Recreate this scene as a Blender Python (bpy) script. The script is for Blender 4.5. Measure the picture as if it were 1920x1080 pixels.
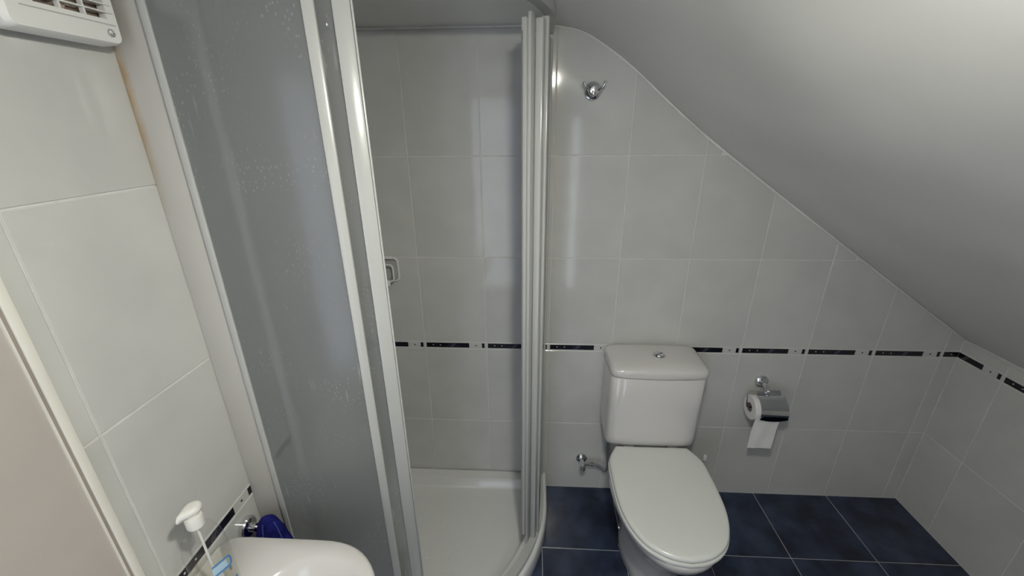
import bpy, bmesh, math, random
from mathutils import Vector, Matrix, noise

# ------------------------------------------------------------------ clear
for o in list(bpy.data.objects):
    bpy.data.objects.remove(o, do_unlink=True)
scene = bpy.context.scene
COL = scene.collection
random.seed(7)

# ------------------------------------------------------------------ camera
YAW, PITCH, ROLL = math.radians(-3.114), math.radians(21.401), math.radians(0.470)
CAM_Z = 1.6
fwd = Vector((math.sin(YAW)*math.cos(PITCH), math.cos(YAW)*math.cos(PITCH), -math.sin(PITCH)))
rt0 = Vector((math.cos(YAW), -math.sin(YAW), 0))
dn0 = fwd.cross(rt0)
rt = math.cos(ROLL)*rt0 + math.sin(ROLL)*dn0
dn = -math.sin(ROLL)*rt0 + math.cos(ROLL)*dn0
cam_data = bpy.data.cameras.new('camera')
cam_data.sensor_fit = 'HORIZONTAL'
cam_data.sensor_width = 36.0
cam_data.lens = 780.72/1920*36.0
cam_data.clip_start = 0.02
cam = bpy.data.objects.new('camera', cam_data)
COL.objects.link(cam)
cam.matrix_world = Matrix(((rt.x, -dn.x, -fwd.x, 0.0),
                           (rt.y, -dn.y, -fwd.y, 0.0),
                           (rt.z, -dn.z, -fwd.z, CAM_Z),
                           (0, 0, 0, 1)))
scene.camera = cam

# ------------------------------------------------------------------ world and exposure
world = bpy.data.worlds.new('world'); scene.world = world
world.use_nodes = True
bg = world.node_tree.nodes['Background']
bg.inputs['Color'].default_value = (0.84, 0.89, 1.0, 1)
bg.inputs['Strength'].default_value = 4.6
vs = scene.view_settings
vs.view_transform = 'Standard'; vs.look = 'None'; vs.gamma = 1.0
vs.use_curve_mapping = False
vs.exposure = 0.49
LAMP_POS = (0.09, 0.22, 1.880)
LAMP_STRENGTH = 345.0
LAMP_COLOR = (1.0, 0.99, 0.89, 1)

# ------------------------------------------------------------------ materials
def new_mat(name):
    m = bpy.data.materials.new(name); m.use_nodes = True
    nt = m.node_tree
    return m, nt, nt.nodes['Principled BSDF']

def rgb(c):
    return (c[0], c[1], c[2], 1.0)

def mat(name, col, rough=0.5, metal=0.0, var=0.06, scale=8.0, bump=0.0, bscale=60.0, spec=0.5, coat=0.0, rnd=0.0, col2=None, lo=0.35, hi=0.65, detail=3.0):
    """principled material whose colour drifts gently with object-space noise"""
    m, nt, b = new_mat(name)
    tc = nt.nodes.new('ShaderNodeTexCoord')
    nz = nt.nodes.new('ShaderNodeTexNoise'); nz.inputs['Scale'].default_value = scale; nz.inputs['Detail'].default_value = detail
    rp = nt.nodes.new('ShaderNodeValToRGB')
    c2 = col2 if col2 else tuple(min(1, c*(1+var)) for c in col)
    c1 = col if col2 else tuple(c*(1-var) for c in col)
    rp.color_ramp.elements[0].color = rgb(c1); rp.color_ramp.elements[0].position = lo
    rp.color_ramp.elements[1].color = rgb(c2); rp.color_ramp.elements[1].position = hi
    if rnd > 0:
        oi = nt.nodes.new('ShaderNodeObjectInfo')
        mul = nt.nodes.new('ShaderNodeVectorMath'); mul.operation = 'SCALE'
        cmb = nt.nodes.new('ShaderNodeCombineXYZ')
        for k in range(3): nt.links.new(oi.outputs['Random'], cmb.inputs[k])
        nt.links.new(cmb.outputs[0], mul.inputs[0]); mul.inputs['Scale'].default_value = 37.0
        add = nt.nodes.new('ShaderNodeVectorMath'); add.operation = 'ADD'
        nt.links.new(tc.outputs['Object'], add.inputs[0]); nt.links.new(mul.outputs[0], add.inputs[1])
        nt.links.new(add.outputs[0], nz.inputs['Vector'])
        hsv = nt.nodes.new('ShaderNodeHueSaturation')
        mr = nt.nodes.new('ShaderNodeMapRange')
        nt.links.new(oi.outputs['Random'], mr.inputs['Value'])
        mr.inputs['To Min'].default_value = 1-rnd; mr.inputs['To Max'].default_value = 1+rnd
        nt.links.new(mr.outputs[0], hsv.inputs['Value'])
        nt.links.new(nz.outputs['Fac'], rp.inputs['Fac'])
        nt.links.new(rp.outputs['Color'], hsv.inputs['Color'])
        nt.links.new(hsv.outputs['Color'], b.inputs['Base Color'])
    else:
        nt.links.new(tc.outputs['Object'], nz.inputs['Vector'])
        nt.links.new(nz.outputs['Fac'], rp.inputs['Fac'])
        nt.links.new(rp.outputs['Color'], b.inputs['Base Color'])
    b.inputs['Roughness'].default_value = rough
    b.inputs['Metallic'].default_value = metal
    b.inputs['Specular IOR Level'].default_value = spec
    b.inputs['Coat Weight'].default_value = coat
    b.inputs['Coat Roughness'].default_value = 0.06
    if bump > 0:
        n2 = nt.nodes.new('ShaderNodeTexNoise'); n2.inputs['Scale'].default_value = bscale; n2.inputs['Detail'].default_value = 4
        nt.links.new(tc.outputs['Object'], n2.inputs['Vector'])
        bp = nt.nodes.new('ShaderNodeBump'); bp.inputs['Strength'].default_value = bump; bp.inputs['Distance'].default_value = 0.004
        nt.links.new(n2.outputs['Fac'], bp.inputs['Height'])
        nt.links.new(bp.outputs[0], b.inputs['Normal'])
    return m

M = {}
M['wall_tile'] = mat('wall_tile_glaze', (0.58, 0.58, 0.555), 0.09, var=0.035, scale=7, rnd=0.012, bump=0.05, bscale=9, spec=0.38)
M['grout'] = mat('grout', (0.70, 0.69, 0.66), 0.85, scale=30)
M['floor_grout'] = mat('floor_grout', (0.42, 0.43, 0.45), 0.85, scale=30)
M['border_white'] = mat('border_tile_glaze', (0.58, 0.58, 0.56), 0.25, var=0.02)
M['inlay'] = mat('dark_inlay', (0.006, 0.006, 0.010), 0.22, col2=(0.014, 0.015, 0.030), scale=14, lo=0.45, hi=0.56)
M['inlay_dot'] = mat('pale_inlay_dot', (0.6, 0.6, 0.62), 0.2)
M['inlay_streak'] = mat('grey_inlay_streak', (0.16, 0.16, 0.17), 0.25)
M['ceiling'] = mat('ceiling_paint', (0.84, 0.835, 0.80), 0.42, var=0.02, scale=3, bump=0.10, bscale=14, spec=0.35)
M['caulk'] = mat('white_caulk', (0.80, 0.79, 0.77), 0.5)
M['plaster'] = mat('pink_plaster', (0.475, 0.435, 0.40), 0.75, var=0.03, scale=5, bump=0.12, bscale=60)
M['trim'] = mat('cream_trim', (0.78, 0.76, 0.69), 0.35, var=0.02)
M['trim_gap'] = mat('trim_dark_gap', (0.33, 0.29, 0.25), 0.8)  # dark line between edging strip and plaster
M['navy'] = mat('navy_floor_glaze', (0.012, 0.018, 0.036), 0.20, col2=(0.040, 0.056, 0.105), scale=9, rnd=0.10, lo=0.36, hi=0.68, bump=0.08, bscale=40, detail=6)
M['ceramic'] = mat('white_ceramic', (0.66, 0.645, 0.625), 0.12, var=0.012, scale=4, coat=0.4)
M['seat'] = mat('white_seat_plastic', (0.72, 0.735, 0.70), 0.22, var=0.012, scale=4)
M['acrylic'] = mat('white_acrylic', (0.72, 0.72, 0.70), 0.2, var=0.012, scale=4, coat=0.3)
M['white_metal'] = mat('white_lacquered_aluminium', (0.475, 0.48, 0.46), 0.22, var=0.01, scale=4)
M['chrome'] = mat('chrome', (0.74, 0.75, 0.77), 0.08, metal=1.0, var=0.02)
M['dark_chrome'] = mat('dark_chrome_edge', (0.05, 0.055, 0.075), 0.15, metal=1.0)
M['hose'] = mat('braided_steel', (0.42, 0.42, 0.42), 0.35, metal=1.0, bump=0.6, bscale=600)
M['paper'] = mat('toilet_paper', (0.80, 0.795, 0.78), 0.9, var=0.02, bump=0.1, bscale=300)
M['card'] = mat('grey_card', (0.20, 0.15, 0.12), 0.9)
M['plastic'] = mat('white_plastic', (0.78, 0.78, 0.75), 0.35, var=0.012)
M['cap'] = mat('cream_white_plastic', (0.80, 0.79, 0.74), 0.35, var=0.012)
M['fan_dark'] = mat('brown_fan_inside', (0.20, 0.155, 0.125), 0.7, var=0.3, scale=60)
M['fan_motor'] = mat('fan_motor_beige', (0.42, 0.34, 0.29), 0.6)
M['ink_grey'] = mat('grey_print', (0.22, 0.22, 0.24), 0.5)
M['ink_blue'] = mat('blue_print', (0.05, 0.22, 0.50), 0.5)
M['ink_light_blue'] = mat('light_blue_print', (0.42, 0.62, 0.78), 0.5)
M['ink_red'] = mat('red_print', (0.6, 0.12, 0.10), 0.5)
M['label'] = mat('grey_label', (0.50, 0.50, 0.48), 0.5)
M['towel'] = mat('blue_terry', (0.014, 0.016, 0.15), 0.95, var=0.35, scale=60, bump=0.9, bscale=420, spec=0.1)
M['hem'] = mat('blue_hem', (0.05, 0.07, 0.30), 0.9, spec=0.1)
M['door'] = mat('white_door_paint', (0.66, 0.63, 0.60), 0.4)
M['black'] = mat('black_rubber', (0.02, 0.02, 0.02), 0.6)

def rust_profile_material():
    """white lacquer with a rusty stain running down the edge that meets the tiles"""
    m = mat('stained_white_profile', (0.50, 0.485, 0.445), 0.3, var=0.01)
    nt = m.node_tree; b = nt.nodes['Principled BSDF']
    src = b.inputs['Base Color'].links[0].from_socket
    tc = nt.nodes.new('ShaderNodeTexCoord'); sp = nt.nodes.new('ShaderNodeSeparateXYZ')
    nt.links.new(tc.outputs['Object'], sp.inputs[0])
    e = nt.nodes.new('ShaderNodeMapRange'); e.inputs['From Min'].default_value = 0.017; e.inputs['From Max'].default_value = 0.0
    nt.links.new(sp.outputs['X'], e.inputs['Value'])
    h = nt.nodes.new('ShaderNodeMapRange'); h.inputs['From Min'].default_value = 1.42; h.inputs['From Max'].default_value = 1.62
    nt.links.new(sp.outputs['Z'], h.inputs['Value'])
    nz = nt.nodes.new('ShaderNodeTexNoise'); nz.inputs['Scale'].default_value = 30
    nt.links.new(tc.outputs['Object'], nz.inputs['Vector'])
    a = nt.nodes.new('ShaderNodeMath'); a.operation = 'MULTIPLY'
    nt.links.new(e.outputs[0], a.inputs[0]); nt.links.new(h.outputs[0], a.inputs[1])
    c = nt.nodes.new('ShaderNodeMath'); c.operation = 'MULTIPLY'; c.use_clamp = True
    dbl = nt.nodes.new('ShaderNodeMath'); dbl.operation = 'MULTIPLY'; dbl.inputs[1].default_value = 2.2
    nt.links.new(nz.outputs['Fac'], dbl.inputs[0])
    nt.links.new(a.outputs[0], c.inputs[0]); nt.links.new(dbl.outputs[0], c.inputs[1])
    mx = nt.nodes.new('ShaderNodeMix'); mx.data_type = 'RGBA'
    nt.links.new(c.outputs[0], mx.inputs[0]); nt.links.new(src, mx.inputs[6]); mx.inputs[7].default_value = (0.42, 0.29, 0.15, 1)
    nt.links.new(mx.outputs[2], b.inputs['Base Color'])
    return m
M['stained_profile'] = rust_profile_material()

def frosted_material():
    """grey obscured acrylic sheet with a hammered, droplet-like relief and drop glints mixed in as pale colour"""
    m, nt, b = new_mat('frosted_acrylic'); nt.nodes.remove(b)
    out = nt.nodes['Material Output']
    tc = nt.nodes.new('ShaderNodeTexCoord')
    mp = nt.nodes.new('ShaderNodeMapping'); mp.inputs['Scale'].default_value = (1, 1, 0.45)
    nt.links.new(tc.outputs['Object'], mp.inputs['Vector'])
    vo = nt.nodes.new('ShaderNodeTexVoronoi'); vo.inputs['Scale'].default_value = 170
    nt.links.new(mp.outputs[0], vo.inputs['Vector'])
    th = nt.nodes.new('ShaderNodeMapRange'); th.inputs['From Min'].default_value = 0.24; th.inputs['From Max'].default_value = 0.14
    nt.links.new(vo.outputs['Distance'], th.inputs['Value'])
    nz = nt.nodes.new('ShaderNodeTexNoise'); nz.inputs['Scale'].default_value = 7
    nt.links.new(tc.outputs['Object'], nz.inputs['Vector'])
    mk = nt.nodes.new('ShaderNodeMapRange'); mk.inputs['From Min'].default_value = 0.44; mk.inputs['From Max'].default_value = 0.62
    nt.links.new(nz.outputs['Fac'], mk.inputs['Value'])
    ml = nt.nodes.new('ShaderNodeMath'); ml.operation = 'MULTIPLY'
    nt.links.new(th.outputs[0], ml.inputs[0]); nt.links.new(mk.outputs[0], ml.inputs[1])
    bp = nt.nodes.new('ShaderNodeBump'); bp.inputs['Strength'].default_value = 1.0; bp.inputs['Distance'].default_value = 0.006
    nt.links.new(ml.outputs[0], bp.inputs['Height'])
    rf = nt.nodes.new('ShaderNodeBsdfRefraction'); rf.inputs['IOR'].default_value = 1.03; rf.inputs['Roughness'].default_value = 0.22
    rf.inputs['Color'].default_value = (0.96, 0.96, 0.97, 1)
    tr = nt.nodes.new('ShaderNodeBsdfTranslucent'); tr.inputs['Color'].default_value = (0.75, 0.76, 0.77, 1)
    df = nt.nodes.new('ShaderNodeBsdfDiffuse'); df.inputs['Color'].default_value = (0.56, 0.57, 0.56, 1)
    tp = nt.nodes.new('ShaderNodeBsdfTransparent'); tp.inputs['Color'].default_value = (0.75, 0.76, 0.77, 1)
    gl = nt.nodes.new('ShaderNodeBsdfGlossy'); gl.inputs['Roughness'].default_value = 0.18
    for n in (gl,): nt.links.new(bp.outputs[0], n.inputs['Normal'])
    m1 = nt.nodes.new('ShaderNodeMixShader'); m1.inputs[0].default_value = 0.32
    nt.links.new(rf.outputs[0], m1.inputs[1]); nt.links.new(df.outputs[0], m1.inputs[2])
    m2 = nt.nodes.new('ShaderNodeMixShader'); m2.inputs[0].default_value = 0.30
    nt.links.new(m1.outputs[0], m2.inputs[1]); nt.links.new(tr.outputs[0], m2.inputs[2])
    wd = nt.nodes.new('ShaderNodeBsdfDiffuse'); wd.inputs['Color'].default_value = (0.80, 0.80, 0.78, 1)  # pale diffuse painted in for the bright glints of the drops
    # long thin runs of water beside the drops, their highlights painted pale
    mp2 = nt.nodes.new('ShaderNodeMapping'); mp2.inputs['Scale'].default_value = (1, 1, 0.10)
    nt.links.new(tc.outputs['Object'], mp2.inputs['Vector'])
    vo2 = nt.nodes.new('ShaderNodeTexVoronoi'); vo2.inputs['Scale'].default_value = 60
    nt.links.new(mp2.outputs[0], vo2.inputs['Vector'])
    th2 = nt.nodes.new('ShaderNodeMapRange'); th2.inputs['From Min'].default_value = 0.16; th2.inputs['From Max'].default_value = 0.06
    nt.links.new(vo2.outputs['Distance'], th2.inputs['Value'])
    mxv = nt.nodes.new('ShaderNodeMath'); mxv.operation = 'MAXIMUM'
    nt.links.new(th.outputs[0], mxv.inputs[0]); nt.links.new(th2.outputs[0], mxv.inputs[1])
    mk2 = nt.nodes.new('ShaderNodeMath'); mk2.operation = 'MULTIPLY'
    nt.links.new(mxv.outputs[0], mk2.inputs[0]); nt.links.new(mk.outputs[0], mk2.inputs[1])
    mk3 = nt.nodes.new('ShaderNodeMath'); mk3.operation = 'MULTIPLY'; mk3.inputs[1].default_value = 0.34
    nt.links.new(mk2.outputs[0], mk3.inputs[0])
    m2b = nt.nodes.new('ShaderNodeMixShader')
    nt.links.new(mk3.outputs[0], m2b.inputs[0]); nt.links.new(m2.outputs[0], m2b.inputs[1]); nt.links.new(wd.outputs[0], m2b.inputs[2])
    m3 = nt.nodes.new('ShaderNodeMixShader'); m3.inputs[0].default_value = 0.34
    nt.links.new(m2b.outputs[0], m3.inputs[1]); nt.links.new(tp.outputs[0], m3.inputs[2])
    lw = nt.nodes.new('ShaderNodeLayerWeight'); lw.inputs['Blend'].default_value = 0.5
    pw_ = nt.nodes.new('ShaderNodeMath'); pw_.operation = 'POWER'; pw_.inputs[1].default_value = 4.0
    nt.links.new(lw.outputs['Facing'], pw_.inputs[0])
    fr = nt.nodes.new('ShaderNodeMath'); fr.operation = 'MULTIPLY_ADD'; fr.inputs[1].default_value = 0.6; fr.inputs[2].default_value = 0.03
    nt.links.new(pw_.outputs[0], fr.inputs[0])
    m4 = nt.nodes.new('ShaderNodeMixShader')
    nt.links.new(fr.outputs[0], m4.inputs[0]); nt.links.new(m3.outputs[0], m4.inputs[1]); nt.links.new(gl.outputs[0], m4.inputs[2])
    nt.links.new(m4.outputs[0], out.inputs['Surface'])
    return m
M['frosted'] = frosted_material()

def clear_material(name, tint, refl_ior=1.4, rough=0.03):
    m, nt, b = new_mat(name); nt.nodes.remove(b)
    out = nt.nodes['Material Output']
    tp = nt.nodes.new('ShaderNodeBsdfTransparent'); tp.inputs['Color'].default_value = rgb(tint)
    gl = nt.nodes.new('ShaderNodeBsdfGlossy'); gl.inputs['Roughness'].default_value = rough
    lw = nt.nodes.new('ShaderNodeLayerWeight'); lw.inputs['Blend'].default_value = 0.5
    pw_ = nt.nodes.new('ShaderNodeMath'); pw_.operation = 'POWER'; pw_.inputs[1].default_value = 4.0
    nt.links.new(lw.outputs['Facing'], pw_.inputs[0])
    fr = nt.nodes.new('ShaderNodeMath'); fr.operation = 'MULTIPLY_ADD'; fr.inputs[1].default_value = (refl_ior-1.0)*1.4; fr.inputs[2].default_value = 0.02
    nt.links.new(pw_.outputs[0], fr.inputs[0])
    mx = nt.nodes.new('ShaderNodeMixShader')
    nt.links.new(fr.outputs[0], mx.inputs[0]); nt.links.new(tp.outputs[0], mx.inputs[1]); nt.links.new(gl.outputs[0], mx.inputs[2])
    nt.links.new(mx.outputs[0], out.inputs['Surface'])
    return m
M['glass'] = clear_material('window_glass', (0.95, 0.97, 0.97))
M['dimming_glass'] = clear_material('dimming_grey_glass', (0.60, 0.61, 0.63))  # grey tint added only to dim the incoming daylight
M['bottle'] = clear_material('clear_bottle_plastic', (0.985, 0.985, 0.985), 1.22)
M['soap'] = clear_material('pale_liquid_soap', (0.985, 0.985, 0.95), 1.05)
M['clear_plastic'] = clear_material('clear_dish_plastic', (0.96, 0.96, 0.96), 1.4, 0.1)

def lamp_material():
    m, nt, b = new_mat('lit_opal_glass')
    b.inputs['Base Color'].default_value = (0.9, 0.9, 0.88, 1)
    b.inputs['Emission Color'].default_value = LAMP_COLOR
    b.inputs['Emission Strength'].default_value = LAMP_STRENGTH
    return m
M['lamp'] = lamp_material()

# ------------------------------------------------------------------ mesh helpers
def mesh_from(name, verts, faces, material, smooth=False, angle=None):
    me = bpy.data.meshes.new(name)
    me.from_pydata([tuple(v) for v in verts], [], faces)
    bm = bmesh.new(); bm.from_mesh(me)
    bmesh.ops.recalc_face_normals(bm, faces=bm.faces)
    bm.to_mesh(me); bm.free()
    me.materials.append(material)
    if smooth:
        for p in me.polygons: p.use_smooth = True
        if angle:
            me.set_sharp_from_angle(angle=math.radians(angle))
    return me

def link(name, me, parent=None, matrix=None):
    o = bpy.data.objects.new(name, me)
    COL.objects.link(o)
    if parent is not None: o.parent = parent
    if matrix is not None: o.matrix_basis = matrix
    return o

def tag(o, label=None, cat=None, group=None, kind=None):
    if label: o['label'] = label
    if cat: o['category'] = cat
    if group: o['group'] = group
    if kind: o['kind'] = kind
    return o

def thing(name, label, cat, loc=(0, 0, 0), group=None):
    o = link(name, None); o.location = loc; o.empty_display_size = 0.05
    return tag(o, label, cat, group)

class MB:
    """collects geometry for one mesh"""
    def __init__(s): s.v = []; s.f = []
    def add(s, vs, fs):
        n = len(s.v); s.v += [Vector(v) for v in vs]; s.f += [tuple(i+n for i in f) for f in fs]; return s
    def box(s, a, b, mtx=None, bev=0.0):
        x0, y0, z0 = a; x1, y1, z1 = b
        if bev <= 0:
            vs = [(x, y, z) for z in (z0, z1) for y in (y0, y1) for x in (x0, x1)]
            fs = [(0, 2, 3, 1), (4, 5, 7, 6), (0, 1, 5, 4), (2, 6, 7, 3), (0, 4, 6, 2), (1, 3, 7, 5)]
        else:
            bm = bmesh.new(); bmesh.ops.create_cube(bm, size=1)
            for v in bm.verts:
                v.co = Vector(((x0+x1)/2+v.co.x*(x1-x0), (y0+y1)/2+v.co.y*(y1-y0), (z0+z1)/2+v.co.z*(z1-z0)))
            bmesh.ops.bevel(bm, geom=list(bm.edges), offset=bev, segments=2, profile=0.5, affect='EDGES')
            bm.verts.index_update()
            vs = [v.co.copy() for v in bm.verts]; fs = [tuple(v.index for v in f.verts) for f in bm.faces]; bm.free()
        if mtx is not None: vs = [mtx @ Vector(v) for v in vs]
        return s.add(vs, fs)
    def loft(s, rings, cap0=True, cap1=True, closed=True):
        n = len(rings[0]); base = len(s.v)
        for r in rings: s.v += [Vector(p) for p in r]
        for k in range(len(rings)-1):
            for i in range(n if closed else n-1):
                j = (i+1) % n
                s.f.append((base+k*n+i, base+k*n+j, base+(k+1)*n+j, base+(k+1)*n+i))
        if cap0: s.f.append(tuple(base+i for i in reversed(range(n))))
        if cap1: s.f.append(tuple(base+(len(rings)-1)*n+i for i in range(n)))
        return s
    def tube(s, pts, r, n=10, caps=True):
        pts = [Vector(p) for p in pts]; rings = []
        rr = r if isinstance(r, (list, tuple)) else [r]*len(pts)
        t0 = (pts[1]-pts[0]).normalized()
        up = Vector((0, 0, 1)) if abs(t0.z) < 0.9 else Vector((1, 0, 0))
        a = t0.cross(up).normalized()
        for k, p in enumerate(pts):
            t = (pts[min(k+1, len(pts)-1)]-pts[max(k-1, 0)]).normalized()
            a = (a - t*a.dot(t)).normalized(); b = t.cross(a)
            rings.append([p + (a*math.cos(2*math.pi*i/n)+b*math.sin(2*math.pi*i/n))*rr[k] for i in range(n)])
        return s.loft(rings, caps, caps)
    def lathe(s, prof, origin, axis, n=28, cap0=True, cap1=True):
        """profile of (radius, height) pairs turned about an axis"""
        ax = Vector(axis).normalized(); up = Vector((0, 0, 1)) if abs(ax.z) < 0.9 else Vector((1, 0, 0))
        a = ax.cross(up).normalized(); b = ax.cross(a); o = Vector(origin)
        rings = [[o + ax*h + (a*math.cos(2*math.pi*i/n)+b*math.sin(2*math.pi*i/n))*max(r, 1e-5) for i in range(n)] for r, h in prof]
        return s.loft(rings, cap0, cap1)
    def build(s, name, material, parent=None, smooth=True, angle=35, matrix=None):
        return link(name, mesh_from(name, s.v, s.f, material, smooth, angle), parent, matrix)

def child(mb, name, material, root, smooth=True, angle=35):
    """build world-space geometry as a part of a thing whose empty stands elsewhere"""
    o = mb.build(name, material, root, smooth, angle)
    p = Vector((0, 0, 0)); r = root
    while r is not None:
        p += r.location; r = r.parent
    o.location = -p
    return o

def catmull(pts, per=8):
    P = [Vector(p) for p in pts]; P = [2*P[0]-P[1]] + P + [2*P[-1]-P[-2]]; out = []
    for i in range(1, len(P)-2):
        for k in range(per):
            t = k/per
            out.append(0.5*((2*P[i]) + (P[i+1]-P[i-1])*t + (2*P[i-1]-5*P[i]+4*P[i+1]-P[i+2])*t*t + (3*P[i]-P[i-1]-3*P[i+1]+P[i+2])*t**3))
    out.append(P[-2]); return out

# ------------------------------------------------------------------ room dimensions
YB = 1.508          # face of the back wall tiles
XR = 1.664          # face of the right (knee) wall tiles
XL = -0.705         # face of the left wall tiles
YF = -0.80          # rear wall behind the photographer
TW = 0.256          # tile width
GAP = 0.0028
ROWS = [0.0, 0.3705, 0.735, 0.766, 1.131, 1.4995, 1.885]
PROFILE = catmull([(-0.80, 1.890, 0), (-0.30, 1.890, 0), (0.02, 1.889, 0), (0.09, 1.884, 0), (0.157, 1.866, 0), (0.244, 1.815, 0), (0.325, 1.757, 0),
                   (0.45, 1.655, 0), (0.582, 1.553, 0), (0.784, 1.412, 0), (1.086, 1.207, 0), (1.40, 0.993, 0), (1.654, 0.824, 0), (1.74, 0.768, 0)], 6)
def ceil_h(x):
    for a, b in zip(PROFILE, PROFILE[1:]):
        if a.x <= x <= b.x: return a.y + (b.y-a.y)*(x-a.x)/max(1e-9, b.x-a.x)
    return PROFILE[-1].y if x > 1 else PROFILE[0].y

def wall_matrix(origin, u, v, n):
    return Matrix(((u[0], v[0], n[0], origin[0]), (u[1], v[1], n[1], origin[1]), (u[2], v[2], n[2], origin[2]), (0, 0, 0, 1)))
TH = 0.006
MW_BACK = wall_matrix((0, YB, 0), (1, 0, 0), (0, 0, 1), (0, -1, 0))
MW_RIGHT = wall_matrix((XR, YB, 0), (0, -1, 0), (0, 0, 1), (-1, 0, 0))
MW_LEFT = wall_matrix((XL, 0, 0), (0, 1, 0), (0, 0, 1), (1, 0, 0))

def slab_mesh(name, poly, material):
    """tile from a 2D outline: bevelled front face at n = 0, body behind it"""
    c = Vector((sum(p[0] for p in poly)/len(poly), sum(p[1] for p in poly)/len(poly)))
    w = max(p[0] for p in poly)-min(p[0] for p in poly); h = max(p[1] for p in poly)-min(p[1] for p in poly)
    su = 1-0.0028/max(w, .004); sv = 1-0.0028/max(h, .004)
    r0 = [(p[0], p[1], -TH) for p in poly]; r1 = [(p[0], p[1], -0.0010) for p in poly]
    r2 = [(c.x+(p[0]-c.x)*su, c.y+(p[1]-c.y)*sv, 0) for p in poly]
    mb = MB().loft([r0, r1, r2], False, True)
    return mesh_from(name, mb.v, mb.f, material)

MESH_CACHE = {}
def tile(wall, mtx, u0, u1, v0, v1, name='wall_tile', material='wall_tile', clip=None):
    a, b = u0+GAP/2, u1-GAP/2; c, d = v0+GAP/2, v1-GAP/2
    if b-a < 0.006: return None
    if clip and d > min(clip(a), clip(b))-0.001:
        xs = [a+(b-a)*k/10 for k in range(11)]
        xs = [x for x in xs if clip(x)-0.003 > c+0.004]
        if len(xs) < 2:
            return None
        poly = [(xs[0], c), (xs[-1], c)] + [(x, min(d, clip(x)-0.003)) for x in reversed(xs)]
        me = slab_mesh(name, [(p[0]-a, p[1]-c) for p in poly], M[material])
    else:
        key = (name, round(b-a, 4), round(d-c, 4), material)
        if key not in MESH_CACHE:
            MESH_CACHE[key] = slab_mesh(name, [(0, 0), (b-a, 0), (b-a, d-c), (0, d-c)], M[material])
        me = MESH_CACHE[key]
    return link(name, me, wall, mtx @ Matrix.Translation((a, c, 0)))

def inlay_piece(name, key, u0, u1, v0, v1, material, parent, raise_=0.0006):
    k = (name, round(u1-u0, 4), round(v1-v0, 4), material)
    if k not in MESH_CACHE:
        mb = MB().box((0, 0, -0.0005), (u1-u0, v1-v0, raise_))
        MESH_CACHE[k] = mesh_from(name, mb.v, mb.f, M[material])
    return link(name, MESH_CACHE[k], parent, Matrix.Translation((u0, v0, 0)))

def border(wall, mtx, ustart, umin, umax, v0=0.735, v1=0.766):
    """one border tile of the dado: long dark bar, small dot, short dark bar"""
    a, b = max(ustart, umin), min(ustart+TW, umax)
    t = tile(wall, mtx, a, b, v0, v1, 'border_tile', 'border_white')
    if t is None: return
    off = a+GAP/2; lo, hi = a+0.001, b-0.001
    h = v1-v0-GAP
    def put(nm, s, e, y0, y1, m, z=0.0006):
        s, e = max(ustart+s, lo)-off, min(ustart+e, hi)-off
        if e-s > 0.001: inlay_piece(nm, nm, s, e, y0, y1, m, t, z)
    put('dark_bar', 0.005, 0.183, 0.0037, h-0.0037, 'inlay')
    put('dark_bar', 0.236, 0.247, 0.0037, h-0.0037, 'inlay')
    put('small_dot', 0.2085, 0.2135, h/2-0.0025, h/2+0.0025, 'inlay')
    put('pale_dot', 0.031, 0.035, h/2-0.001, h/2+0.003, 'inlay_dot', 0.0010)
    put('pale_dot', 0.061, 0.065, h/2-0.001, h/2+0.003, 'inlay_dot', 0.0010)
    s = ustart+0.105-off
    if ustart+0.105 > lo and ustart+0.125 < hi:
        k = ('streak',)
        if k not in MESH_CACHE:
            mb = MB()
            for q in (0, 0.008):
                mb.add([(q, 0.006, 0.0009), (q+0.002, 0.006, 0.0009), (q+0.014, h-0.006, 0.0009), (q+0.011, h-0.006, 0.0009)], [(0, 1, 2, 3)])
            MESH_CACHE[k] = mesh_from('grey_streak', mb.v, mb.f, M['inlay_streak'])
        link('grey_streak', MESH_CACHE[k], t, Matrix.Translation((s, 0, 0)))

def tile_wall(wall, mtx, ustart, umin, umax, clip=None, top=1.885):
    n0 = math.floor((umin-ustart)/TW)
    u = ustart+n0*TW
    while u < umax-1e-6:
        a, b = max(u, umin), min(u+TW, umax)
        for v0, v1 in zip(ROWS, ROWS[1:]):
            if v0 >= top-0.004: continue
            v1 = min(v1, top)
            if abs(v0-0.735) < 1e-6: border(wall, mtx, u, umin, umax)
            else: tile(wall, mtx, a, b, v0, v1, clip=clip)
        u += TW

def struct(name, mb, material, smooth=False):
    o = mb.build(name, material, None, smooth); o['kind'] = 'structure'; return o

# ------------------------------------------------------------------ setting: walls, floor, ceiling
RECESS = 0.0016
wall_back = struct('wall_back', MB().box((XL-0.06, YB+RECESS, -0.04), (XR+0.06, YB+0.06, 1.95)), M['grout'])
tile_wall(wall_back, MW_BACK, 0.3235, XL, XR, clip=ceil_h)
wall_right = struct('wall_right', MB().box((XR+RECESS, YF-0.06, -0.04), (XR+0.06, YB+0.06, 0.86)), M['grout'])
tile_wall(wall_right, MW_RIGHT, 0.168-TW, 0.0, YB-YF, top=0.817)
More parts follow.
